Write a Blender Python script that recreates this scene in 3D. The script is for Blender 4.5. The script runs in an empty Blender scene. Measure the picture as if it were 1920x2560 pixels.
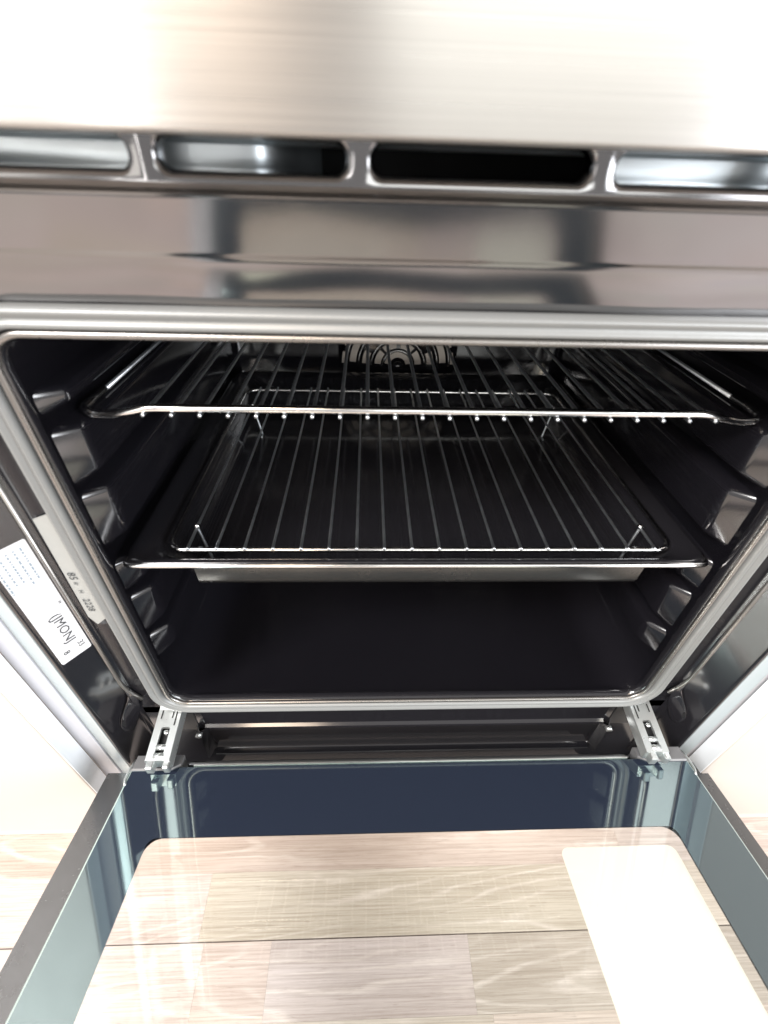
import bpy, bmesh, math, random
from mathutils import Vector, Matrix
random.seed(7)
sc = bpy.context.scene
FZ = 0.735                       # height of the scene's zero (bottom edge of the control panel) above the floor

# ------------------------------------------------------------------ camera
F_PX, PITCH, YAW, ROLL = 1123.0, math.radians(38.48), math.radians(2.785), math.radians(1.916)
CAM = Vector((-0.0406, -0.216, 0.0043 + FZ))
cy, sy = math.cos(YAW), math.sin(YAW)
f0, r0, u0 = Vector((sy, cy, 0)), Vector((cy, -sy, 0)), Vector((0, 0, 1))
fw = f0*math.cos(PITCH) - u0*math.sin(PITCH)
up = u0*math.cos(PITCH) + f0*math.sin(PITCH)
rt = r0*math.cos(ROLL) + up*math.sin(ROLL)
up = up*math.cos(ROLL) - r0*math.sin(ROLL)
cd = bpy.data.cameras.new('camera'); co = bpy.data.objects.new('camera', cd); sc.collection.objects.link(co)
co.matrix_world = Matrix(((rt.x, up.x, -fw.x, CAM.x), (rt.y, up.y, -fw.y, CAM.y), (rt.z, up.z, -fw.z, CAM.z), (0, 0, 0, 1)))
cd.sensor_fit = 'VERTICAL'; cd.sensor_height = 36.0; cd.sensor_width = 27.0
cd.lens = 36.0*F_PX/2560.0
cd.clip_start = 0.01; cd.clip_end = 100
cd.dof.use_dof = True; cd.dof.focus_distance = 0.42; cd.dof.aperture_fstop = 6.0
sc.camera = co

# ------------------------------------------------------------------ light
w = bpy.data.worlds.new('World'); sc.world = w; w.use_nodes = True
bg = w.node_tree.nodes['Background']; bg.inputs[0].default_value = (1.0, 0.97, 0.95, 1); bg.inputs[1].default_value = 0.40
def area(name, loc, target, sx, sy_, power, col):
    l = bpy.data.lights.new(name, 'AREA'); l.shape = 'RECTANGLE'; l.size = sx; l.size_y = sy_
    l.energy = power; l.color = col
    o = bpy.data.objects.new(name, l); sc.collection.objects.link(o); o.location = loc
    o.rotation_euler = (Vector(target)-Vector(loc)).to_track_quat('-Z', 'Y').to_euler()
    return o
area('panel_middle_light', (0.75, -2.6, 1.60), (0.0, 0, 0.7), 1.5, 0.7, 9, (0.98, 1.0, 0.96))  # added light for the pale middle of the panel's reflection; no pendant known
area('ceiling_lamp', (-1.75, -1.45, 2.75), (0.0, -0.5, 0.1), 1.0, 1.2, 92, (1.0, 0.975, 0.955))
area('peach_band_light', (-0.78, -2.30, 2.55), (-0.1, -0.4, 0.1), 0.55, 1.2, 22, (1.0, 0.80, 0.62))  # added for the peach band reflected in the panel, no known ceiling lamp
area('window_light', (2.35, -1.85, 1.35), (0.1, 0, 0.5), 1.7, 1.6, 64, (0.93, 0.96, 1.0))
area('left_band_light', (-1.80, -2.0, 1.35), (0, 0, 0.6), 0.8, 1.7, 5.5, (1.0, 0.95, 0.87))  # added to brighten the left of the panel by reflection; no lamp seen there
area('streak_light', (-1.05, -2.2, 1.25), (-0.1, 0, 0.6), 0.08, 1.5, 3.0, (1.0, 0.97, 0.93))  # added for one narrow bright streak in the steel panel's reflection
sc.view_settings.view_transform = 'Standard'; sc.view_settings.look = 'None'
sc.view_settings.gamma = 1.0; sc.view_settings.use_curve_mapping = False
sc.view_settings.exposure = 0.72
sc.render.engine = 'CYCLES'
sc.cycles.max_bounces = 12; sc.cycles.transparent_max_bounces = 12

# ------------------------------------------------------------------ materials
def nt(name):
    m = bpy.data.materials.new(name); m.use_nodes = True
    t = m.node_tree; b = t.nodes['Principled BSDF']
    return m, t, b
def N(t, kind, **kw):
    n = t.nodes.new(kind)
    for k, v in kw.items():
        if hasattr(n, k) and k not in ('inputs',): setattr(n, k, v)
    return n
def noise(t, scale, vec=None, detail=4.0, rough=0.6):
    n = t.nodes.new('ShaderNodeTexNoise'); n.inputs['Scale'].default_value = scale
    n.inputs['Detail'].default_value = detail; n.inputs['Roughness'].default_value = rough
    if vec is not None: t.links.new(vec, n.inputs['Vector'])
    return n
def mapping(t, scale, loc=(0, 0, 0), coord='Object'):
    c = t.nodes.new('ShaderNodeTexCoord'); m = t.nodes.new('ShaderNodeMapping')
    m.inputs['Scale'].default_value = scale; m.inputs['Location'].default_value = loc
    t.links.new(c.outputs[coord], m.inputs['Vector']); return m.outputs['Vector']
def ramp(t, fac, stops):
    r = t.nodes.new('ShaderNodeValToRGB'); e = r.color_ramp.elements
    while len(e) < len(stops): e.new(0.5)
    for el, (p, c) in zip(e, stops): el.position = p; el.color = (*c, 1) if len(c) == 3 else c
    t.links.new(fac, r.inputs['Fac']); return r.outputs['Color']
def bump(t, b, h, strength, dist=0.001):
    n = t.nodes.new('ShaderNodeBump'); n.inputs['Strength'].default_value = strength; n.inputs['Distance'].default_value = dist
    t.links.new(h, n.inputs['Height']); t.links.new(n.outputs['Normal'], b.inputs['Normal'])
def fr(t, fac, lo, hi):
    m = t.nodes.new('ShaderNodeMapRange'); m.inputs['To Min'].default_value = lo; m.inputs['To Max'].default_value = hi
    t.links.new(fac, m.inputs['Value']); return m.outputs['Result']
def simple(name, col, rough=0.5, metal=0.0, spec=0.5, coat=0.0, nscale=0, nstr=0.0, rvar=0.0, ior=1.5):
    m, t, b = nt(name)
    b.inputs['Base Color'].default_value = (*col, 1); b.inputs['Roughness'].default_value = rough
    b.inputs['Metallic'].default_value = metal; b.inputs['Specular IOR Level'].default_value = spec
    b.inputs['Coat Weight'].default_value = coat; b.inputs['IOR'].default_value = ior
    n = noise(t, nscale or 60, mapping(t, (1, 1, 1)))
    if rvar: t.links.new(fr(t, n.outputs['Fac'], max(0.0, rough-rvar), rough+rvar), b.inputs['Roughness'])
    if nstr: bump(t, b, n.outputs['Fac'], nstr)
    return m
M = {}
def brushed(name, col, rough, aniso, tangent=(0, 0, 1), stretch=(3, 60, 900)):
    m, t, b = nt(name)
    b.inputs['Metallic'].default_value = 1.0; b.inputs['Anisotropic'].default_value = aniso
    n = noise(t, 1.0, mapping(t, stretch), 5, 0.7)
    n2 = noise(t, 1.0, mapping(t, (1.5, 30, 1400)), 3, 0.7)
    mx = t.nodes.new('ShaderNodeMath'); mx.operation = 'ADD'
    t.links.new(n.outputs['Fac'], mx.inputs[0]); t.links.new(n2.outputs['Fac'], mx.inputs[1])
    d = tuple(c*0.80 for c in col)
    t.links.new(ramp(t, n2.outputs['Fac'], [(0.3, d), (0.7, col)]), b.inputs['Base Color'])
    t.links.new(fr(t, n.outputs['Fac'], rough-0.07, rough+0.07), b.inputs['Roughness'])
    cx = t.nodes.new('ShaderNodeCombineXYZ')
    for i in range(3): cx.inputs[i].default_value = tangent[i]
    t.links.new(cx.outputs[0], b.inputs['Tangent'])
    bump(t, b, n2.outputs['Fac'], 0.05, 0.0002)
    return m
M['steel'] = brushed('brushed_stainless_steel', (0.60, 0.575, 0.545), 0.29, 0.78)
M['darkchrome'] = simple('dark_polished_metal', (0.225, 0.222, 0.226), 0.11, 1.0, nscale=6, nstr=0.02, rvar=0.06)
M['enamel'] = simple('black_enamel', (0.013, 0.0125, 0.015), 0.12, 0.0, 0.5, nscale=9, nstr=0.04, rvar=0.04, ior=1.8)
M['cavity'] = simple('oven_cavity_enamel', (0.0085, 0.0080, 0.0105), 0.14, 0.0, 0.5, nscale=14, nstr=0.06, rvar=0.04, ior=2.0)
M['gasket'] = simple('silver_gasket_rubber', (0.235, 0.24, 0.238), 0.38, 0.25, 0.5, nscale=45, nstr=0.15, rvar=0.08)
M['chrome'] = simple('chrome_wire', (0.80, 0.79, 0.78), 0.12, 1.0, nscale=40, nstr=0.03, rvar=0.05)
M['wire'] = simple('chrome_thin_wire', (0.80, 0.84, 0.88), 0.34, 1.0, nscale=120, nstr=0.25, rvar=0.12)
M['lit_edge'] = simple('lit_enamel_edge', (0.30, 0.285, 0.27), 0.28, 0.9, nscale=30, nstr=0.1, rvar=0.1)  # lighter grey that puts the light caught by black enamel edges into the colour
M['trayfront'] = simple('dark_enamel_tray_wall', (0.13, 0.126, 0.12), 0.25, 0.85, nscale=30, nstr=0.1, rvar=0.1)
M['zinc'] = simple('zinc_plated_steel', (0.72, 0.75, 0.74), 0.30, 0.85, nscale=120, nstr=0.06, rvar=0.08)
M['galv'] = simple('galvanised_duct', (0.74, 0.80, 0.83), 0.36, 1.0, nscale=25, nstr=0.08, rvar=0.1)
M['trim'] = simple('satin_metal_trim', (0.50, 0.56, 0.58), 0.33, 0.5, nscale=40, nstr=0.03, rvar=0.05)
M['void'] = simple('dark_opening_shade', (0.008, 0.008, 0.009), 0.7)  # near-black colour standing in for the shade inside openings and gaps
M['cap'] = simple('grey_plastic_cap', (0.16, 0.16, 0.165), 0.35, nscale=200, nstr=0.04)
M['black'] = simple('black_plastic', (0.02, 0.02, 0.021), 0.30, nscale=150, nstr=0.04)
M['rail'] = simple('dark_door_panel', (0.12, 0.122, 0.125), 0.26, 0.6, nscale=60, nstr=0.05, rvar=0.08)
M['paper'] = simple('white_paper', (0.80, 0.80, 0.82), 0.6, nscale=200, nstr=0.03)
M['sheet'] = simple('ivory_sheet', (0.83, 0.82, 0.735), 0.55, nscale=60, nstr=0.02)
M['ink'] = simple('grey_ink', (0.05, 0.055, 0.06), 0.6)
M['faint'] = simple('faint_print', (0.30, 0.36, 0.42), 0.6)
M['plate'] = simple('silver_rating_plate', (0.40, 0.42, 0.415), 0.40, 0.5, nscale=70, nstr=0.08, rvar=0.08)
M['cab'] = simple('cream_cabinet_lacquer', (0.55, 0.505, 0.465), 0.30, nscale=40, nstr=0.01, rvar=0.05)
M['cabedge'] = simple('white_cabinet_edge', (0.62, 0.62, 0.66), 0.35, nscale=60, nstr=0.02)
M['edgeband'] = simple('white_edge_banding', (0.84, 0.87, 0.90), 0.35, nscale=60, nstr=0.02)
M['plinth'] = simple('pale_plinth', (0.72, 0.62, 0.56), 0.45, nscale=30, nstr=0.03)
M['fanmetal'] = simple('fan_steel', (0.62, 0.56, 0.50), 0.38, 0.6, nscale=80, nstr=0.1, rvar=0.1)
M['frit'] = simple('navy_glass_border', (0.022, 0.029, 0.048), 0.05, 0.0, 0.5, ior=2.2, nscale=22, nstr=0.004, rvar=0.05)
M['frit'].node_tree.nodes['Principled BSDF'].inputs['Specular Tint'].default_value = (0.80, 1.0, 0.96, 1)
M['edgeglass'] = simple('polished_glass_edge', (0.45, 0.58, 0.55), 0.15, 0.0, 0.6)
def thin_glass(name, tint, ior):
    m, t, b = nt(name); t.nodes.remove(b)
    out = t.nodes['Material Output']
    tr = t.nodes.new('ShaderNodeBsdfTransparent'); tr.inputs[0].default_value = (*tint, 1)
    gl = t.nodes.new('ShaderNodeBsdfGlossy'); gl.inputs['Roughness'].default_value = 0.015; gl.inputs[0].default_value = (0.88, 0.96, 0.96, 1)
    fz = t.nodes.new('ShaderNodeFresnel')
    ge = t.nodes.new('ShaderNodeNewGeometry'); t.links.new(fr(t, ge.outputs['Backfacing'], ior, 1.0/ior), fz.inputs[0])   # a thin pane reflects alike from both sides
    n = noise(t, 2.5, mapping(t, (1, 1, 1)), 2); bp = t.nodes.new('ShaderNodeBump'); bp.inputs['Strength'].default_value = 0.02; bp.inputs['Distance'].default_value = 0.0005
    t.links.new(n.outputs['Fac'], bp.inputs['Height']); t.links.new(bp.outputs[0], gl.inputs['Normal'])
    mx = t.nodes.new('ShaderNodeMixShader')
    t.links.new(fz.outputs[0], mx.inputs[0]); t.links.new(tr.outputs[0], mx.inputs[1]); t.links.new(gl.outputs[0], mx.inputs[2])
    t.links.new(mx.outputs[0], out.inputs['Surface'])
    return m
M['glass'] = thin_glass('coated_oven_glass', (0.96, 0.965, 0.955), 1.5)
M['glass2'] = thin_glass('outer_door_glass', (0.97, 0.975, 0.97), 1.45)
def laminate():
    m, t, b = nt('limed_oak_laminate')
    oi = t.nodes.new('ShaderNodeObjectInfo')
    c = t.nodes.new('ShaderNodeTexCoord')
    off = t.nodes.new('ShaderNodeVectorMath'); off.operation = 'MULTIPLY_ADD'
    off.inputs[0].default_value = (1, 1, 1)
    cmb = t.nodes.new('ShaderNodeCombineXYZ')
    mul = t.nodes.new('ShaderNodeMath'); mul.operation = 'MULTIPLY'; mul.inputs[1].default_value = 37.0
    t.links.new(oi.outputs['Random'], mul.inputs[0])
    for i in range(3): t.links.new(mul.outputs[0], cmb.inputs[i])
    add = t.nodes.new('ShaderNodeVectorMath'); add.operation = 'ADD'
    t.links.new(c.outputs['Object'], add.inputs[0]); t.links.new(cmb.outputs[0], add.inputs[1])
    def mp(s):
        k = t.nodes.new('ShaderNodeMapping'); k.inputs['Scale'].default_value = s
        t.links.new(add.outputs[0], k.inputs['Vector']); return k.outputs['Vector']
    big = noise(t, 1.0, mp((3, 16, 1)), 2, 0.5)
    cn = noise(t, 1.0, mp((1.1, 12, 1)), 1.6, 0.45)
    cf = noise(t, 1.0, mp((26, 70, 1)), 3, 0.6)
    m1 = t.nodes.new('ShaderNodeMath'); m1.operation = 'MULTIPLY_ADD'; m1.inputs[1].default_value = 24.0
    m0 = t.nodes.new('ShaderNodeMath'); m0.operation = 'MULTIPLY'; m0.inputs[1].default_value = 0.55
    t.links.new(cf.outputs['Fac'], m0.inputs[0]); t.links.new(cn.outputs['Fac'], m1.inputs[0]); t.links.new(m0.outputs[0], m1.inputs[2])
    w_ = t.nodes.new('ShaderNodeMath'); w_.operation = 'PINGPONG'; w_.inputs[1].default_value = 0.5
    t.links.new(m1.outputs[0], w_.inputs[0])
    fine = noise(t, 1.0, mp((9, 560, 1)), 6, 0.75)
    pore = noise(t, 1.0, mp((60, 900, 1)), 3, 0.6)
    def mix(a, b_, f, mode='MIX'):
        x = t.nodes.new('ShaderNodeMix'); x.data_type = 'RGBA'; x.blend_type = mode
        if isinstance(f, float): x.inputs['Factor'].default_value = f
        else: t.links.new(f, x.inputs['Factor'])
        for sock, v in ((x.inputs[6], a), (x.inputs[7], b_)):
            if isinstance(v, tuple): sock.default_value = (*v, 1)
            else: t.links.new(v, sock)
        return x.outputs[2]
    tone = ramp(t, big.outputs['Fac'], [(0.30, (0.80, 0.775, 0.745)), (0.70, (1.0, 1.0, 1.0))])
    base = mix(oi.outputs['Color'], tone, 1.0, 'MULTIPLY')
    brk = noise(t, 1.0, mp((5, 30, 1)), 3, 0.6)
    vm = t.nodes.new('ShaderNodeMath'); vm.operation = 'MULTIPLY'
    t.links.new(ramp(t, w_.outputs[0], [(0.03, (0.42, 0.42, 0.42)), (0.17, (0, 0, 0))]), vm.inputs[0])
    t.links.new(ramp(t, brk.outputs['Fac'], [(0.38, (0.05, 0.05, 0.05)), (0.62, (1, 1, 1))]), vm.inputs[1])
    vein = vm.outputs[0]
    base = mix(base, (0.92, 0.86, 0.81), vein)
    grain = ramp(t, fine.outputs['Fac'], [(0.34, (0.68, 0.65, 0.62)), (0.60, (1, 1, 1))])
    base = mix(base, grain, 1.0, 'MULTIPLY')
    pr = ramp(t, pore.outputs['Fac'], [(0.30, (0.75, 0.72, 0.70)), (0.38, (1, 1, 1))])
    base = mix(base, pr, 0.8, 'MULTIPLY')
    t.links.new(base, b.inputs['Base Color'])
    b.inputs['Roughness'].default_value = 0.42
    bump(t, b, fine.outputs['Fac'], 0.15, 0.0004)
    return m
M['laminate'] = laminate()
M['joint'] = simple('floor_joint', (0.22, 0.185, 0.165), 0.8)

# ------------------------------------------------------------------ helpers
COL = sc.collection
def link(name, me, mat, parent=None, smooth=True, bev=0.0, seg=2, kind=None):
    o = bpy.data.objects.new(name, me); COL.objects.link(o)
    if mat is not None:
        for x in (mat if isinstance(mat, (list, tuple)) else [mat]): me.materials.append(M[x])
    if smooth:
        for p in me.polygons: p.use_smooth = True
    if bev:
        md = o.modifiers.new('bevel', 'BEVEL'); md.width = bev; md.segments = seg; md.limit_method = 'ANGLE'; md.angle_limit = math.radians(35)
    if parent is not None: attach(o, parent)
    if kind: o['kind'] = kind
    return o
ROOTLOC = {}
def attach(o, parent):
    o.parent = parent
    o.matrix_parent_inverse = Matrix.Translation(-ROOTLOC.get(parent.name, Vector((0, 0, 0))))
def root(name, loc, label, cat, group=None):
    e = bpy.data.objects.new(name, None); COL.objects.link(e); e.empty_display_size = 0.05
    e.location = loc; ROOTLOC[e.name] = Vector(loc)
    e['label'] = label; e['category'] = cat
    if group: e['group'] = group
    return e
def mesh(name, vs, fs, mats=None):
    me = bpy.data.meshes.new(name); me.from_pydata([(v[0], v[1], v[2] + FZ) for v in vs], [], fs)
    if mats:
        pass
    me.update(); return me
def fixn(me):
    bm = bmesh.new(); bm.from_mesh(me); bmesh.ops.recalc_face_normals(bm, faces=bm.faces); bm.to_mesh(me); bm.free(); return me
def autosmooth(o, deg=40):
    bm = bmesh.new(); bm.from_mesh(o.data)
    for e in bm.edges:
        if len(e.link_faces) == 2 and e.calc_face_angle(0) > math.radians(deg): e.smooth = False
    bm.to_mesh(o.data); bm.free(); return o
def boxm(name, x0, x1, y0, y1, z0, z1):
    v = [(x, y, z) for x in (x0, x1) for y in (y0, y1) for z in (z0, z1)]
    f = [(0, 1, 3, 2), (4, 6, 7, 5), (0, 4, 5, 1), (2, 3, 7, 6), (0, 2, 6, 4), (1, 5, 7, 3)]
    return mesh(name, v, f)
def box(name, mat, parent, x0, x1, y0, y1, z0, z1, bev=0.0):
    return link(name, boxm(name, x0, x1, y0, y1, z0, z1), mat, parent, smooth=False, bev=bev)
def extrude_profile(name, prof, axis, a, b, caps=True, n=1, closed=False):
    """prof: list of 2-D points; axis 'x' -> (y,z) profile, 'z' -> (x,y) profile"""
    vs, fs = [], []
    k = len(prof)
    for i in range(n+1):
        s = a + (b-a)*i/n
        for p in prof: vs.append((s, p[0], p[1]) if axis == 'x' else (p[0], p[1], s))
    m = k if closed else k-1
    for i in range(n):
        for j in range(m): fs.append((i*k+j, i*k+(j+1) % k, (i+1)*k+(j+1) % k, (i+1)*k+j))
    if closed and caps: fs += [tuple(range(k)), tuple(range(n*k, n*k+k))[::-1]]
    return fixn(mesh(name, vs, fs))
def tube(name, pts, r, mat, parent, seg=8, closed=False, caps=True):
    pts = [Vector(p) for p in pts]; n = len(pts); vs, fs = [], []
    prev = None
    for i, p in enumerate(pts):
        if closed: d = (pts[(i+1) % n]-pts[i-1])
        else: d = pts[min(i+1, n-1)]-pts[max(i-1, 0)]
        d.normalize()
        if prev is None:
            a = Vector((0, 0, 1)) if abs(d.z) < 0.9 else Vector((0, 1, 0))
            u = d.cross(a).normalized()
        else:
            u = (prev - d*prev.dot(d)).normalized()
        prev = u; v = d.cross(u)
        for j in range(seg):
            t = 2*math.pi*j/seg; q = p + u*(r*math.cos(t)) + v*(r*math.sin(t)); vs.append(tuple(q))
    m = n if closed else n-1
    for i in range(m):
        for j in range(seg):
            fs.append((i*seg+j, i*seg+(j+1) % seg, ((i+1) % n)*seg+(j+1) % seg, ((i+1) % n)*seg+j))
    if caps and not closed: fs += [tuple(range(seg))[::-1], tuple(range((n-1)*seg, n*seg))]
    return link(name, mesh(name, vs, fs), mat, parent)
def smooth_path(pts, r=0.01, n=5):
    """round the corners of a polyline"""
    P = [Vector(p) for p in pts]; out = [P[0]]
    for i in range(1, len(P)-1):
        a, b, c = P[i-1], P[i], P[i+1]
        l = min(r, (a-b).length*0.49, (c-b).length*0.49)
        s, e = b+(a-b).normalized()*l, b+(c-b).normalized()*l
        for k in range(n+1):
            t = k/n; out.append(s*(1-t)**2 + b*2*t*(1-t) + e*t*t)
    return out + [P[-1]]
def rrect(x0, x1, z0, z1, r, n=8):
    """rounded rectangle, 4 arcs of n+1 points, counter-clockwise from the right-bottom arc"""
    out = []
    for (cx, cz, a0) in ((x1-r, z0+r, -90), (x1-r, z1-r, 0), (x0+r, z1-r, 90), (x0+r, z0+r, 180)):
        for k in range(n+1):
            a = math.radians(a0+90*k/n); out.append((cx+r*math.cos(a), cz+r*math.sin(a)))
    return out
def rect_match(x0, x1, z0, z1, inner, n=8):
    """points on a rectangle matching rrect's points one for one"""
    out = []
    cor = ((x1, z0), (x1, z1), (x0, z1), (x0, z0))
    for q in range(4):
        arc = inner[q*(n+1):(q+1)*(n+1)]; C = cor[q]; h = n//2
        s, e = arc[0], arc[-1]
        S = (s[0], C[1]) if q in (0, 2) else (C[0], s[1])
        Ee = (C[0], e[1]) if q in (0, 2) else (e[0], C[1])
        for k in range(n+1):
            if k <= h: t = k/h; out.append((S[0]+(C[0]-S[0])*t, S[1]+(C[1]-S[1])*t))
            else: t = (k-h)/(n-h); out.append((C[0]+(Ee[0]-C[0])*t, C[1]+(Ee[1]-C[1])*t))
    return out
def loft(loops, close_last=False, base=0):
    vs, fs = [], []
    k = len(loops[0])
    for L in loops: vs += L
    for i in range(len(loops)-1):
        for j in range(k):
            fs.append((base+i*k+j, base+i*k+(j+1) % k, base+(i+1)*k+(j+1) % k, base+(i+1)*k+j))
    if close_last: fs.append(tuple(base+(len(loops)-1)*k+j for j in range(k)))
    return vs, fs
def at_y(loop, y): return [(x, y, z) for x, z in loop]
def text_mesh(name, s, size, mat, parent, origin, ux, uy, align='LEFT'):
    c = bpy.data.curves.new(name, 'FONT'); c.body = s; c.size = size; c.align_x = align; c.align_y = 'CENTER'; c.resolution_u = 2
    tmp = bpy.data.objects.new('tmp_text', c); COL.objects.link(tmp)
    dg = bpy.context.evaluated_depsgraph_get(); me = bpy.data.meshes.new_from_object(tmp.evaluated_get(dg))
    bpy.data.objects.remove(tmp)
    ux, uy = Vector(ux).normalized(), Vector(uy).normalized(); o0 = Vector(origin) + Vector((0, 0, FZ))
    for v in me.vertices: v.co = o0 + ux*v.co.x + uy*v.co.y
    me.materials.clear()
    return link(name, me, mat, parent, smooth=False)

# ------------------------------------------------------------------ floor
FL = -FZ
fme = boxm('floor', -1.6, 1.6, -1.6, 0.7, FL-0.03, FL-0.0015)
floor = link('floor', fme, 'joint', smooth=False); floor['kind'] = 'structure'
LIGHT, MID, DARK = (0.70, 0.62, 0.58), (0.67, 0.595, 0.55), (0.61, 0.54, 0.495)
rows = {0: [(-1.6, -0.62, MID), (-0.62, 0.31, DARK), (0.31, 0.9, LIGHT), (0.9, 1.6, MID)],
        -1: [(-1.6, -0.72, DARK), (-0.72, -0.24, LIGHT), (-0.24, 0.34, DARK), (0.34, 0.88, LIGHT), (0.88, 1.6, MID)],
        -2: [(-1.6, -0.55, MID), (-0.55, -0.232, LIGHT), (-0.232, -0.1525, MID), (-0.1525, 0.083, LIGHT), (0.083, 0.6, DARK), (0.6, 1.6, LIGHT)],  # these tones stand in for light and dark bands reflected in the door glass
        1: [(-1.6, -0.4, LIGHT), (-0.4, 0.25, DARK), (0.25, 1.6, MID)]}
W = 0.066
def plank(x0, x1, y0, y1, col):
    c = 0.00018
    top = rrect(x0+0.0003, x1-0.0003, y0+0.0002, y1-0.0002, 0.0004, 1)
    o = 0.0
    vs = [(x0+.00003, y0+.00003, FL-.003), (x1-.00003, y0+.00003, FL-.003), (x1-.00003, y1-.00003, FL-.003), (x0+.00003, y1-.00003, FL-.003),
          (x0+.00003, y0+.00003, FL-c), (x1-.00003, y0+.00003, FL-c), (x1-.00003, y1-.00003, FL-c), (x0+.00003, y1-.00003, FL-c),
          (x0+c, y0+c, FL), (x1-c, y0+c, FL), (x1-c, y1-c, FL), (x0+c, y1-c, FL)]
    fs = [(8, 9, 10, 11)]
    for a in (0, 4):
        for j in range(4): fs.append((a+j, a+(j+1) % 4, a+4+(j+1) % 4, a+4+j))
    p = link('plank', mesh('plank', vs, fs), 'laminate', floor, smooth=False); p.color = (*col, 1)
# board edges (every third strip) are real joints: one lies at y = -0.111
for i in range(-20, 9):
    y1 = -0.045 + W*(i+1); y0 = y1-W
    # a wider groove on the joint at -0.111 and every third strip from it
    g = 0.0008 if (i+1) % 3 == 0 else 0.0
    g2 = 0.0008 if (i+2) % 3 == 0 else 0.0
    if i in rows: lst = rows[i]
    else:
        x = -1.6 + random.uniform(-0.3, 0); lst = []
        while x < 1.6:
            l = random.uniform(0.3, 0.62); lst.append((max(x, -1.6), min(x+l, 1.6), random.choice((LIGHT, MID, DARK)))); x += l
    for (a, b, c) in lst:
        if b-a > 0.02: plank(a, b, y0+(0.0006 if (i == -1 or (i+1) % 3 == 0) else 0), y1-(0.0006 if (i == -2 or (i+2) % 3 == 0) else 0), tuple(k*random.uniform(0.96, 1.04) for k in c))

# ------------------------------------------------------------------ neighbouring cabinets
def cabinet(side, label):
    s = side
    xin = -0.302 if s < 0 else 0.2915
    xout = s*0.86
    e = root('kitchen_cabinet', (s*0.58, 0.25, 0), label, 'cabinet', 'cabinets beside the oven')
    X = lambda a, b: (min(a, b), max(a, b))
    a, b = X(xin, xout)
    box('front_panel', 'cab', e, a, b, -0.038, -0.0205, -0.585, 0.115, 0.0012)
    box('edge_band', 'edgeband', e, *X(xin-s*0.0008, xin-s*0.00005), -0.0372, -0.0210, -0.5845, 0.1145)
    cin = -0.2875 if s < 0 else 0.2895
    a, b = X(cin, xout)
    box('carcass_side', 'cabedge', e, *X(cin, cin+s*0.0165), -0.0185, 0.5, -0.60, 0.115, 0.0006)
    box('carcass_back_side', 'cabedge', e, *X(xout-s*0.016, xout), -0.0185, 0.5, -0.60, 0.115, 0.0006)
    box('plinth', 'plinth', e, *X(s*0.0004, xout), 0.003, 0.018, FL+0.0005, -0.602)
    return e
cabinet(-1, 'glossy cream kitchen cabinet front on the left of the oven')
cabinet(1, 'glossy cream kitchen cabinet front on the right of the oven')

# ------------------------------------------------------------------ oven
oven = root('built_in_oven', (0, 0.25, FZ-0.54), 'built-in black oven with steel control panel and its glass door folded down', 'oven')

# control panel
panel = link('control_panel', boxm('control_panel', -0.297, 0.297, -0.036, 0.02, 0.0078, 0.112), 'steel', oven, smooth=False, bev=0.0012, seg=3)
# vent trim with rounded slots
def px(x): return -0.0406 + (x+0.0406)*0.963
slots = [(-0.2050, -0.1299), (-0.1203, -0.0481), (-0.0398, 0.0470), (0.0555, 0.1280), (0.1365, 0.2080)]
slots = [(px(a)+0.0012, px(b)-0.0012) for a, b in slots]
edges = [-0.272] + [(slots[i][1]+slots[i+1][0])/2 for i in range(4)] + [0.272]
vs, fs = [], []
zt, zb = 0.0105, -0.0055
for i, (a, b) in enumerate(slots):
    s0, s1 = 0.0072, -0.0020
    base = rrect(a-0.0022, b+0.0022, s1-0.0022, min(s0+0.0018, zt-0.0005), 0.0058)
    outer = rect_match(edges[i], edges[i+1], zb, zt, base)
    l1 = rrect(a-0.0010, b+0.0010, s1-0.0010, s0+0.0008, 0.0047)
    l2 = rrect(a-0.0002, b+0.0002, s1-0.0002, s0+0.0002, 0.0041)
    l3 = rrect(a, b, s1, s0, 0.0040)
    v, f = loft([at_y(outer, -0.008), at_y(base, -0.008), at_y(l1, -0.0072), at_y(l2, -0.0052), at_y(l3, -0.001)], base=len(vs))
    vs += v; fs += f
vt = autosmooth(link('vent_trim', fixn(mesh('vent_trim', vs, fs)), 'darkchrome', oven), 50)
# galvanised duct behind the slots, open in the middle
duct = link('vent_duct', boxm('vent_duct', -0.265, 0.265, 0.006, 0.075, -0.010, 0.014), 'void', oven, smooth=False)
duct.data.polygons[2].material_index = 0
bm = bmesh.new(); bm.from_mesh(duct.data)
bmesh.ops.delete(bm, geom=[f for f in bm.faces if f.normal.y < -0.9], context='FACES'); bm.to_mesh(duct.data); bm.free()
prof = [(0.0085, -0.0095), (0.0090, -0.0040), (0.0098, -0.0030), (0.0090, -0.0010), (0.0088, 0.0030), (0.0092, 0.0130)]
dl = link('duct_sheet', extrude_profile('duct_sheet', prof, 'x', -0.262, -0.062, n=48), 'galv', duct)
for v in dl.data.vertices:
    if v.co.x > -0.088: v.co.y += 0.040*((v.co.x+0.088)/0.026)**2
    v.co.y += 0.0006*math.sin(v.co.x*55+v.co.z*300)
dr = link('duct_sheet', extrude_profile('duct_sheet', prof, 'x', 0.052, 0.262, n=48), 'galv', duct)
for v in dr.data.vertices: v.co.y += 0.0006*math.sin(v.co.x*47+v.co.z*260)+0.001
lipm = extrude_profile('duct_lip', [(0.001, 0.0102), (0.004, 0.0062), (0.006, 0.0058), (0.009, 0.0102)], 'x', -0.262, 0.262)
link('duct_lip', lipm, 'galv', duct)
link('duct_lip', extrude_profile('duct_lip', [(0.000, -0.0055), (0.003, -0.0030), (0.005, -0.0028), (0.009, -0.0055)], 'x', -0.262, 0.262), 'galv', duct)

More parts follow.
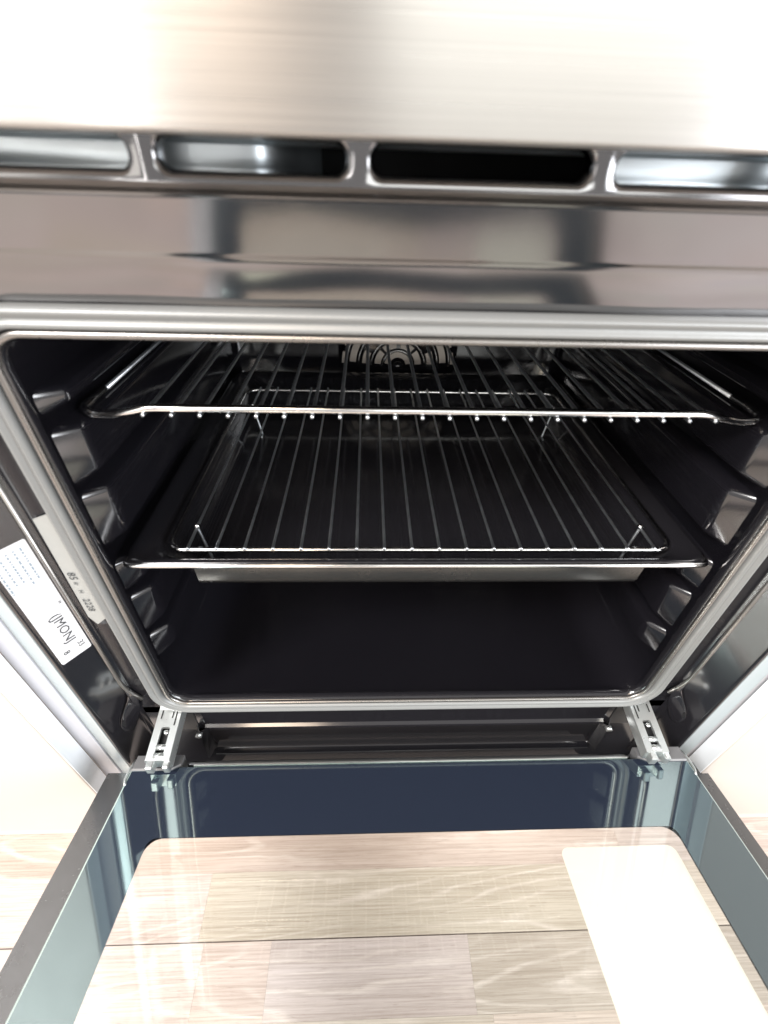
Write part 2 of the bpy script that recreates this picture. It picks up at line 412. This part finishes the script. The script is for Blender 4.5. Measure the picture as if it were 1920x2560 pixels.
# top bands of the frame
prof = [(-0.008, -0.0055), (-0.0083, -0.0068), (-0.0092, -0.0078), (-0.0104, -0.0085), (-0.0109, -0.0091), (-0.0106, -0.0097), (-0.0098, -0.0104),
        (-0.0036, -0.0290), (-0.0034, -0.0297), (-0.0028, -0.0304), (-0.0024, -0.0312), (-0.0020, -0.0330), (0.0012, -0.0500), (0.0025, -0.054)]
top = autosmooth(link('upper_frame', extrude_profile('upper_frame', prof, 'x', -0.27, 0.27, n=24), 'darkchrome', oven), 30)
for v in top.data.vertices:      # slight waviness of the pressed sheet
    v.co.y += 0.00022*math.sin(v.co.x*31+1.0) + 0.00016*math.sin(v.co.x*67+v.co.z*90)

# frame plate with the mouth of the cavity, rolled lip and cavity walls
n = 10
rim0 = rrect(-0.2185, 0.2185, -0.3895, -0.0600, 0.021, n)
outer = rect_match(-0.2462, 0.2462, -0.4080, -0.0505, rim0, n)
rim1 = rrect(-0.2178, 0.2178, -0.3888, -0.0607, 0.0203, n)
rim2 = rrect(-0.2155, 0.2155, -0.3855, -0.0628, 0.0185, n)
rim3 = rrect(-0.2125, 0.2125, -0.3830, -0.0645, 0.017, n)
rim4 = rrect(-0.2128, 0.2128, -0.3832, -0.0643, 0.017, n)
v, f = loft([at_y(outer, 0.001), at_y(rim0, 0.001), at_y(rim1, -0.0016), at_y(rim2, -0.0034), at_y(rim3, -0.0010), at_y(rim4, 0.004)])
link('front_frame', fixn(mesh('front_frame', v, f)), 'enamel', oven)
c0 = rim4
c1 = rrect(-0.2220, 0.2220, -0.3890, -0.0600, 0.046, n)
c2 = rrect(-0.2220, 0.2220, -0.3890, -0.0600, 0.046, n)
c3 = rrect(-0.2200, 0.2200, -0.3870, -0.0620, 0.046, n)
c4 = rrect(-0.2120, 0.2120, -0.3790, -0.0700, 0.044, n)
c5 = rrect(-0.1900, 0.1900, -0.3600, -0.0900, 0.020, n)
v, f = loft([at_y(c0, 0.004), at_y(c1, 0.013), at_y(c2, 0.375), at_y(c3, 0.390), at_y(c4, 0.398), at_y(c5, 0.400)], close_last=True)
cav = autosmooth(link('cavity', fixn(mesh('cavity', v, f)), 'cavity', oven), 60)
# embossed shelf guides
pads = [(-0.0780, -0.1165), (-0.1245, -0.1640), (-0.1690, -0.2160), (-0.2300, -0.2610), (-0.2660, -0.3100), (-0.3150, -0.3470)]
def pad(s, zt, zb):
    xw, xi = s*0.2235, s*0.2105
    z2t, z2b = zt-0.0025, zb+0.0050
    v = [(xw, 0.0165, zt), (xw, 0.0165, zb), (xw, 0.378, zb), (xw, 0.378, zt),
         (xi, 0.0320, z2t), (xi, 0.0320, z2b), (xi, 0.356, z2b), (xi, 0.356, z2t)]
    f = [(4, 5, 6, 7), (0, 1, 5, 4), (1, 2, 6, 5), (2, 3, 7, 6), (3, 0, 4, 7)]
    o = link('shelf_guide', fixn(mesh('shelf_guide', v, f)), 'cavity', cav, bev=0.0042, seg=4)
    return o
for s in (-1, 1):
    for zt_, zb_ in pads:
        if zt_ > -0.08: zt_ = -0.1000
        pad(s, zt_, zb_)
# fan cover
fc = Vector((0.0010, 0.394, -0.2225))
def disc_ring(name, ra, rb, a0, a1, mat, parent, y, segs=40):
    vs, fs = [], []
    for i in range(segs+1):
        a = math.radians(a0+(a1-a0)*i/segs)
        for r, dy in ((ra, 0.0015), (ra, 0), (rb, 0), (rb, 0.0015)): vs.append((fc.x+r*math.cos(a), y+dy, fc.z+r*math.sin(a)))
    for i in range(segs):
        for j in range(3): fs.append((i*4+j, i*4+j+1, (i+1)*4+j+1, (i+1)*4+j))
    return link(name, fixn(mesh(name, vs, fs)), mat, parent, smooth=False)
fan = link('fan_cover', fixn(mesh('fan_cover', *loft([at_y(rrect(-0.080, 0.082, -0.2375, -0.120, 0.012), 0.3990), at_y(rrect(-0.078, 0.080, -0.2355, -0.122, 0.011), 0.3950)], True))), 'cavity', oven)
for ra, rb, arcs in ((0.011, 0.0180, ((8, 172),)), (0.0235, 0.0320, ((4, 40), (48, 84), (96, 132), (140, 176))), (0.0400, 0.0490, ((3, 24), (48, 86), (94, 132), (156, 177))), (0.0575, 0.0660, ((4, 30), (40, 66), (72, 86), (94, 108), (114, 140), (150, 176))), (0.0725, 0.0765, ((2, 14), (20, 32), (38, 50), (130, 142), (148, 160), (166, 178)))):
    for a0, a1 in arcs: disc_ring('fan_slot', ra, rb, a0, a1, 'fanmetal', fan, 0.3938, 12)
for r in (0.0205, 0.0365, 0.054, 0.070):
    pts = [(fc.x+r*math.cos(math.radians(a)), 0.3925, fc.z+r*math.sin(math.radians(a))) for a in range(-4, 185, 6)]
    tube('fan_ring', pts, 0.0011, 'chrome', fan, 6)
tube('fan_hub', [(fc.x, 0.3935, fc.z), (fc.x, 0.386, fc.z)], 0.0075, 'enamel', fan, 14)
# door gasket: two ridged seal swept round the mouth
path = rrect(-0.2246, 0.2246, -0.3930, -0.0562, 0.0255, 12)
gp = [(-0.0068, 0.003), (-0.0072, -0.0010), (-0.0064, -0.0038), (-0.0046, -0.0056), (-0.0026, -0.0052), (-0.0008, -0.0036), (0.0008, -0.0037),
      (0.0028, -0.0058), (0.0048, -0.0058), (0.0064, -0.0040), (0.0073, -0.0008), (0.0070, 0.003)]
vs, fs = [], []
P = path; k = len(gp); m = len(P)
for i in range(m):
    q = P[i]; a, b = P[i-1], P[(i+1) % m]
    t = Vector((b[0]-a[0], b[1]-a[1])).normalized(); nrm = Vector((t.y, -t.x))
    for (u, y) in gp:
        u *= 0.74
        vs.append((q[0]+nrm.x*u, y, q[1]+nrm.y*u))
for i in range(m):
    for j in range(k-1): fs.append((i*k+j, i*k+j+1, ((i+1) % m)*k+j+1, ((i+1) % m)*k+j))
link('door_gasket', fixn(mesh('door_gasket', vs, fs)), 'gasket', oven)

rp = rrect(-0.2150, 0.2150, -0.3850, -0.0632, 0.0178, 10)
tube('mouth_lit_line', [(x, -0.0030, z) for x, z in rp], 0.0019, 'lit_edge', oven, 8, closed=True)  # added lighter tube standing in for the light along the enamel rim
# side frames with ridge and flared walls, trims
for s in (-1, 1):
    prof = [(s*x, y) for x, y in ((0.2345, 0.0012), (0.2455, 0.0012), (0.2470, 0.0004), (0.2480, -0.0018), (0.2492, -0.0028), (0.2504, -0.0018), (0.2514, 0.0), (0.2526, 0.0006), (0.2540, -0.0006),
                                   (0.2672, -0.0188), (0.2688, -0.0204), (0.2704, -0.0209), (0.2716, -0.0204), (0.2722, -0.018))]
    autosmooth(link('side_frame', extrude_profile('side_frame', prof, 'z', -0.500, -0.0150, n=1), 'enamel', oven), 40)
    pr2 = [(s*x, y) for x, y in ((0.2722, -0.012), (0.2722, -0.0190), (0.2730, -0.0200), (0.2800, -0.0200), (0.2835 if s < 0 else 0.2880, -0.0196), (0.2845 if s < 0 else 0.2888, -0.0185), (0.2845 if s < 0 else 0.2888, -0.010))]
    autosmooth(link('side_trim', extrude_profile('side_trim', pr2, 'z', -0.520, 0.0060), 'trim', oven), 50)
    tube('ridge_lit_line', smooth_path([(s*0.2400, -0.0010, -0.3800), (s*0.2492, -0.0022, -0.3600), (s*0.2492, -0.0022, -0.0520)], 0.01, 4), 0.00165, 'lit_edge', oven, 8)  # added lighter tube painting the lit line on the enamel ridge
    a, b = sorted((s*0.2740, s*0.2765)); box('housing_side', 'black', oven, a, b, -0.0120, 0.46, -0.528, 0.100)
    if s < 0: box('gap_shade_strip', 'void', oven, -0.2873, -0.2846, -0.0145, 0.02, -0.528, 0.100)  # dark strip painted in for the shade of the open gap
    # pressed corner bracket with its screw hole
    xa, xb = sorted((s*0.2530, s*0.2400))
    cb = link('corner_bracket', fixn(mesh('corner_bracket', [(s*0.2412, -0.0012, -0.372), (s*0.2462, -0.0016, -0.356), (s*0.2512, -0.0008, -0.378), (s*0.2590, -0.0100, -0.392), (s*0.2640, -0.0160, -0.410), (s*0.2560, -0.0095, -0.425), (s*0.2490, -0.0020, -0.405), (s*0.2450, -0.0005, -0.395)],
                                    [(0, 1, 2, 7), (7, 2, 3, 6), (6, 3, 4, 5)])), 'enamel', oven)
    md = cb.modifiers.new('solid', 'SOLIDIFY'); md.thickness = 0.0016; md.offset = 0
    md = cb.modifiers.new('sub', 'SUBSURF'); md.levels = md.render_levels = 2
    hv = [(s*0.2588+ s*0.0022*math.cos(a)*0.55, -0.0112-0.0022*math.cos(a)*0.75, -0.4035+0.0044*math.sin(a)) for a in [2*math.pi*i/14 for i in range(14)]]
    nrm = Vector((s*-0.8, -0.6, 0))*0.0003
    link('screw_hole', mesh('screw_hole', [tuple(Vector(h)+nrm) for h in hv], [tuple(range(14))]), 'void', cb, smooth=False)

# lower frame below the gasket: pressed bands
prof = [(0.0012, -0.400), (0.0012, -0.4290), (0.0006, -0.4305), (-0.0022, -0.4322), (-0.0030, -0.4340), (-0.0022, -0.4357), (0.0008, -0.4372), (0.0020, -0.439),
        (0.0020, -0.4740), (0.0030, -0.4790), (0.0022, -0.4830), (-0.0020, -0.4850), (-0.0034, -0.4866), (-0.0030, -0.4884), (-0.0010, -0.4900), (-0.0020, -0.5080), (-0.0100, -0.5160), (-0.020, -0.522)]
autosmooth(link('lower_frame', extrude_profile('lower_frame', prof, 'x', -0.196, 0.196, n=1), 'enamel', oven), 30)
for s in (-1, 1):
    a, b = sorted((s*0.196, s*0.272))
    box('frame_corner', 'enamel', oven, a, b, 0.0010, 0.006, -0.530, -0.398)
    v = [(s*0.196, 0.0008, -0.439), (s*0.196, 0.0008, -0.481), (s*0.203, -0.006, -0.490), (s*0.2015, -0.0055, -0.436), (s*0.205, 0.001, -0.432), (s*0.2065, 0.001, -0.493)]
    o = link('pressed_end', fixn(mesh('pressed_end', v, [(0, 1, 2, 3), (3, 2, 5, 4)])), 'enamel', oven, smooth=False)
    md = o.modifiers.new('solid', 'SOLIDIFY'); md.thickness = 0.001
    tube('frame_screw', [(s*0.2025, -0.0030, -0.4400), (s*0.2025, -0.0075, -0.4405)], 0.0032, 'zinc', oven, 10)

# unseen dark plate added under the hinge side to block light from the floor
box('floor_light_block', 'black', oven, -0.272, 0.272, -0.046, 0.004, -0.536, -0.5305)
# hinges
for s in (-1, 1):
    hx = s*0.2188
    hn = 6
    def hp(u, v, h=0.0):     # u across (m), v 0..1 along towards the door
        y = 0.012 + (-0.0435-0.012)*v; z = -0.3945 + (-0.4045+0.3945)*v
        return (hx+u, y, z+h)
    L = 0.0564
    slot = rrect(-0.0042, 0.0042, 0.52, 0.97, 0.004, hn)
    slot = []
    for q, (cx_, cv, a0) in enumerate(((0.0038-0.0015, 0.55, -90), (0.0038-0.0015, 0.93, 0), (-0.0038+0.0015, 0.93, 90), (-0.0038+0.0015, 0.55, 180))):
        for k_ in range(hn+1):
            a = math.radians(a0+90*k_/hn); slot.append((cx_+0.0015*math.cos(a), cv+0.028*math.sin(a)))
    outer = rect_match(-0.0105, 0.0105, 0.0, 1.0, slot, hn)
    loops = [[hp(u, v, -0.012) for u, v in [(x*1.02, y) for x, y in outer]], [hp(u*1.02, v, -0.0015) for u, v in outer], [hp(u*0.96, v) for u, v in outer], [hp(u, v) for u, v in slot], [hp(u, v, -0.003) for u, v in slot]]
    v, f = loft(loops)
    hg = autosmooth(link('hinge', fixn(mesh('hinge', v, f)), 'zinc', oven), 30)
    link('hinge_recess', mesh('hinge_recess', [hp(-0.0105, 0.0, -0.006), hp(0.0105, 0, -0.006), hp(0.0105, 1, -0.006), hp(-0.0105, 1, -0.006)], [(0, 1, 2, 3)]), 'black', hg, smooth=False)
    tube('hinge_roller', [hp(-0.004, 0.80, -0.002), hp(0.004, 0.80, -0.002)], 0.0026, 'zinc', hg, 10)
    tube('hinge_roller', [hp(-0.004, 0.93, -0.0015), hp(0.004, 0.93, -0.0015)], 0.0028, 'zinc', hg, 10)
    tube('hinge_rivet', [hp(0.0008, 0.59, -0.004), hp(0.0008, 0.59, -0.0005)], 0.0019, 'chrome', hg, 10)
    for (u, v0, v1) in ((-0.0062, 0.27, 0.40), (0.0035, 0.29, 0.39), (0.0066, 0.27, 0.50)):
        u = u*s*-1
        link('hinge_slit', mesh('hinge_slit', [hp(u-0.0006, v0, 0.0003), hp(u+0.0006, v0, 0.0003), hp(u+0.0006, v1, 0.0003), hp(u-0.0006, v1, 0.0003)], [(0, 1, 2, 3)]), 'void', hg, smooth=False)
    for du in (-0.0045, 0.0045):
        tube('hinge_rivet', [hp(du, 0.22, 0), hp(du, 0.22, 0.0011)], 0.0016, 'zinc', hg, 10)
    # foot where the arm enters the door
    a, b = sorted((hx-0.0115, hx+0.0125))
    box('hinge_foot', 'zinc', hg, hx-0.0085, hx-0.0020, -0.0500, -0.0425, -0.4145, -0.4045, 0.0012)
    box('hinge_foot', 'zinc', hg, hx+0.0050, hx+0.0105, -0.0490, -0.0425, -0.4160, -0.4060, 0.0012)
    box('hinge_slot_plate', 'black', hg, hx-0.016, hx+0.016, 0.0002, 0.0009, -0.440, -0.409)

# silver rating plate under the gasket edge and paper label on the flared wall (left)
pl = link('rating_plate', fixn(mesh('rating_plate', [(-0.2312, -0.0006, -0.1690), (-0.2424, -0.0004, -0.1735), (-0.2440, -0.0004, -0.2660), (-0.2402, -0.0004, -0.2745), (-0.2312, -0.0006, -0.2665)], [(0, 1, 2, 3, 4)])), 'plate', oven, smooth=False)
md = pl.modifiers.new('solid', 'SOLIDIFY'); md.thickness = 0.0008; md.offset = 0
for s_, z_, sz in (('85', -0.219, 0.0075), ('ir', -0.2285, 0.005), ('H', -0.2365, 0.0045), ('2228', -0.2455, 0.0068)):
    text_mesh('plate_marking', s_, sz, 'ink', pl, (-0.2385, -0.0013, z_), (0, 0, -1), (1, 0, 0))
A, B = Vector((-0.2540, -0.0006, 0)), Vector((-0.2672, -0.0188, 0))
wd = (B-A).normalized(); wn = Vector((0, 0, 1)).cross(wd); wn = wn if wn.x > 0 else -wn
def lab(a, z, h=0.0004): q = A + wd*a + wn*h; return (q.x, q.y, z)
ll = (B-A).length
lb = link('paper_label', mesh('paper_label', [lab(0.0012, -0.1885), lab(ll-0.0012, -0.1885), lab(ll-0.0002, -0.190), lab(ll-0.0002, -0.2985), lab(ll-0.0012, -0.300), lab(0.0012, -0.300), lab(0.0004, -0.299), lab(0.0004, -0.1895)], [tuple(range(8))]), 'paper', oven, smooth=False)
md = lb.modifiers.new('solid', 'SOLIDIFY'); md.thickness = 0.0002
for s_, a_, z_, sz, mt in (('"', 0.0050, -0.245, 0.0075, 'ink'), ('(JMONJ', 0.0095, -0.2535, 0.0095, 'ink'), ('33', 0.0055, -0.288, 0.0058, 'ink'), ('8', 0.0160, -0.2895, 0.0065, 'ink')):
    text_mesh('label_writing', s_, sz, mt, lb, lab(a_, z_, 0.0008), (0, 0, -1), tuple(-wd))
for k_ in range(5):          # rows of fine print, too small to read: short faint strokes
    vs, fs = [], []; z_ = -0.193; a_ = 0.0045+0.0040*k_
    while z_ > -0.193-random.uniform(0.024, 0.040):
        d_ = random.uniform(0.0008, 0.0030); b_ = len(vs)
        vs += [lab(a_, z_, 0.0007), lab(a_+0.0011, z_, 0.0007), lab(a_+0.0011, z_-d_, 0.0007), lab(a_, z_-d_, 0.0007)]; fs.append((b_, b_+1, b_+2, b_+3))
        z_ -= d_+random.uniform(0.0006, 0.0014)
    link('label_print', mesh('label_print', vs, fs), 'faint', lb, smooth=False)

# ------------------------------------------------------------------ oven door (folded down, free end a little raised)
T = math.radians(12.8); DO = Vector((0.0, -0.0405, -0.4225))
dv = Vector((0, -math.cos(T), math.sin(T))); dn = Vector((0, math.sin(T), math.cos(T)))
def dp(x, v, h=0.0): q = DO + Vector((x, 0, 0)) + dv*v + dn*h; return (q.x, q.y, q.z)
GX0, GX1, GV0, GV1 = -0.2460, 0.2535, 0.0005, 0.405
door = link('door', fixn(mesh('door', *loft([[dp(x, v, -0.041) for x, v in rrect(-0.2425, 0.2495, 0.003, 0.400, 0.004, 6)], [dp(x, v, -0.0042) for x, v in rrect(-0.2425, 0.2495, 0.003, 0.400, 0.004, 6)],
                                            [dp(x, v, -0.0042) for x, v in rrect(-0.2085, 0.2075, 0.0570, 0.351, 0.011, 6)], [dp(x, v, -0.041) for x, v in rrect(-0.2360, 0.2360, 0.020, 0.375, 0.011, 6)]]))), 'black', oven, smooth=False)
win = rrect(-0.2067, 0.2057, 0.0588, 0.349, 0.0065, 8)
ring = rect_match(GX0+0.0016, GX1-0.0016, GV0+0.001, GV1-0.002, win, 8)
edge = rect_match(GX0, GX1, GV0, GV1, win, 8)
k_ = len(win)
vs = [dp(x, v, -0.0040) for x, v in edge] + [dp(x, v, -0.0013) for x, v in edge] + [dp(x, v, 0.0) for x, v in ring] + [dp(x, v, 0.0) for x, v in win]
fs = []
for r_ in range(3):
    for j in range(k_): fs.append((r_*k_+j, r_*k_+(j+1) % k_, (r_+1)*k_+(j+1) % k_, (r_+1)*k_+j))
fs.append(tuple(3*k_+j for j in range(k_)))
gm = fixn(mesh('inner_glass', vs, fs)); ig = link('inner_glass', gm, ['edgeglass', 'frit', 'glass'], door, smooth=False)
for i, p in enumerate(gm.polygons): p.material_index = 0 if i < 2*k_ else (1 if i < 3*k_ else 2)
OH = -0.0430
ow = rrect(-0.2400, 0.2400, 0.012, 0.395, 0.008, 8)
oe = rect_match(-0.2900, 0.2990, -0.024, 0.455, ow, 8)
vs = [dp(x, v, OH-0.005) for x, v in oe] + [dp(x*0.998, v, OH) for x, v in oe] + [dp(x, v, OH) for x, v in ow]
fs = []
for r_ in range(2):
    for j in range(k_): fs.append((r_*k_+j, r_*k_+(j+1) % k_, (r_+1)*k_+(j+1) % k_, (r_+1)*k_+j))
fs.append(tuple(2*k_+j for j in range(k_)))
om = fixn(mesh('outer_panel', vs, fs)); op = link('outer_panel', om, ['rail', 'glass2'], door, smooth=False)
for i, p in enumerate(om.polygons): p.material_index = 0 if i < 2*k_ else 1
# bright profile on the hinge side, corner caps
def dbox(name, mat, x0, x1, v0, v1, h0, h1, bev=0.0008):
    v = [dp(x, a, h) for x in (x0, x1) for a in (v0, v1) for h in (h0, h1)]
    f = [(0, 1, 3, 2), (4, 6, 7, 5), (0, 4, 5, 1), (2, 3, 7, 6), (0, 2, 6, 4), (1, 5, 7, 3)]
    return link(name, fixn(mesh(name, v, f)), mat, door, smooth=False, bev=bev)
dbox('edge_profile', 'darkchrome', -0.1995, 0.2035, -0.0062, -0.0016, -0.030, -0.0016, 0.0016)
dbox('edge_lip', 'chrome', -0.1930, 0.1990, -0.0014, 0.0002, -0.004, 0.0006, 0.0003)
for s in (-1, 1):
    xo = GX0+0.001 if s < 0 else GX1-0.001
    xi = -0.2040 if s < 0 else 0.2085
    cpv = [(xo, -0.0100), (xo, 0.0042), (xi+s*0.007, 0.0042), (xi, -0.0005), (xi, -0.0100)]
    loops = [[dp(x, v, -0.020) for x, v in cpv], [dp(x, v, 0.0005) for x, v in cpv], [dp(x, v, 0.0018) for x, v in [(x*0.998, v*0.85-0.0004) for x, v in cpv]]]
    v, f = loft(loops, True)
    link('corner_cap', fixn(mesh('corner_cap', v, f)), 'cap', door, smooth=False)
    tube('glass_clip', smooth_path([dp(xo+s*0.0005, -0.006, 0.0002), dp(xo+s*0.0018, 0.004, 0.0006), dp(xo+s*0.0018, 0.012, 0.0002), dp(xo-s*0.0008, 0.017, 0.0)], 0.004, 4), 0.0011, 'zinc', door, 6)
# ivory sheet stuck inside the door on the outer pane
sh = rrect(0.1092, 0.1995, 0.0700, 0.338, 0.006, 6)
so = link('sticker', mesh('sticker', [dp(x, v, -0.0050) for x, v in sh], [tuple(range(len(sh)))]), 'sheet', door, smooth=False)
md = so.modifiers.new('solid', 'SOLIDIFY'); md.thickness = 0.0003
so['label'] = 'ivory sheet with rounded corners behind the door glass'

# ------------------------------------------------------------------ racks and tray
def wires(parent, xs, y0, y1, z, r, mat):
    base = None
    for x in xs:
        if base is None:
            base = tube('wire', [(0, y0, z), (0, y0+0.001, z), (0, (y0+y1)/2, z), (0, y1, z)], r, mat, parent, 8); base.location.x = x
            # rounded end
        else:
            o = base.copy(); COL.objects.link(o); o.location.x = x
# upper wire shelf
sh1 = root('wire_shelf', (0, 0.21, FZ-0.127), 'chrome wire shelf in the upper guides, its thick front bar bent down at both ends', 'oven rack')
zc = -0.1190
half = [(0.0, 0.0393, zc), (0.09, 0.0393, zc), (0.174, 0.0393, zc), (0.186, 0.0393, zc-0.0028), (0.198, 0.0393, zc-0.0050), (0.2085, 0.0393, zc-0.0042), (0.2142, 0.0440, zc-0.0026), (0.2142, 0.072, zc-0.0030)]
fb = smooth_path([(-x, y, z) for x, y, z in half[:0:-1]] + half[1:], 0.006, 5)
tube('front_bar', fb, 0.0026, 'chrome', sh1, 12)
for s in (-1, 1):
    tube('side_wire', smooth_path([(s*0.2142, 0.070, zc-0.0030), (s*0.2142, 0.36, zc-0.0035), (s*0.2105, 0.376, zc-0.0035), (s*0.195, 0.379, zc-0.0035)], 0.01, 4), 0.0016, 'wire', sh1, 8)
tube('rear_bar', [(-0.2, 0.379, zc), (0.2, 0.379, zc)], 0.0026, 'chrome', sh1, 8)
wires(sh1, [0.0021+(-10.5+i)*0.0170 for i in range(22)], 0.0362, 0.379, zc-0.0037, 0.00125, 'wire')
# baking tray
tr = root('baking_tray', (0, 0.19, FZ-0.258), 'black enamelled baking tray slid into the middle guides under the wire grid', 'tray')
def trl(dx, dyf, z, r): return [(x, y, z) for x, y in rrect(-0.2125+dx, 0.2125-dx, 0.0125+dyf, 0.372-dx, r)]
v, f = loft([trl(0.0006, 0.0006, -0.2285, 0.014), trl(-0.0004, -0.0004, -0.2262, 0.014), trl(0.0008, 0.0008, -0.2243, 0.014), trl(0.003, 0.003, -0.2246, 0.014), trl(0.0145, 0.0065, -0.2262, 0.014), trl(0.0185, 0.0085, -0.2285, 0.016), trl(0.030, 0.0110, -0.2540, 0.030), trl(0.034, 0.0135, -0.2580, 0.032), trl(0.05, 0.030, -0.2595, 0.03)], True)
body = autosmooth(link('tray_body', fixn(mesh('tray_body', v, f)), 'enamel', tr), 70)
md = body.modifiers.new('solid', 'SOLIDIFY'); md.thickness = 0.0008; md.offset = 0
link('front_wall', extrude_profile('front_wall', [(0.0205, -0.2292), (0.0212, -0.2400), (0.0222, -0.2520), (0.0240, -0.2565), (0.0280, -0.2588)], 'x', -0.168, 0.172, n=1), 'trayfront', tr)
tube('rolled_rim', smooth_path([(-0.2118, 0.026, -0.2263), (-0.2118, 0.0122, -0.2263), (0.2118, 0.0122, -0.2263), (0.2118, 0.026, -0.2263)], 0.012, 6), 0.0019, 'chrome', tr, 8)
# lower wire grid in the tray
gr = root('wire_grid', (0, 0.17, FZ-0.254), 'lower chrome wire grid standing on small feet in the baking tray', 'grid')
zg = -0.2252
loop = [(x, y, zg) for x, y in rrect(-0.1875, 0.1935, 0.0275, 0.3120, 0.014, 8)]
tube('frame_wire', loop, 0.0021, 'chrome', gr, 8, closed=True)
wires(gr, [0.0030+(-8.5+i)*0.0204 for i in range(18)], 0.0250, 0.3135, zg+0.0026, 0.0011, 'wire')
for s in (-1, 1):
    for y in (0.050, 0.262):
        x0 = 0.0030+s*0.1734
        tube('foot', smooth_path([(x0, y+0.004, zg+0.003), (x0, y, zg+0.003), (x0-s*0.007, y-0.0035, -0.2572), (x0-s*0.007, y-0.010, -0.2575)], 0.002, 3), 0.0012, 'wire', gr, 6)
        tube('foot_bead', [(x0, y-0.0014, zg+0.0035), (x0, y+0.0014, zg+0.0035)], 0.0021, 'chrome', gr, 8)
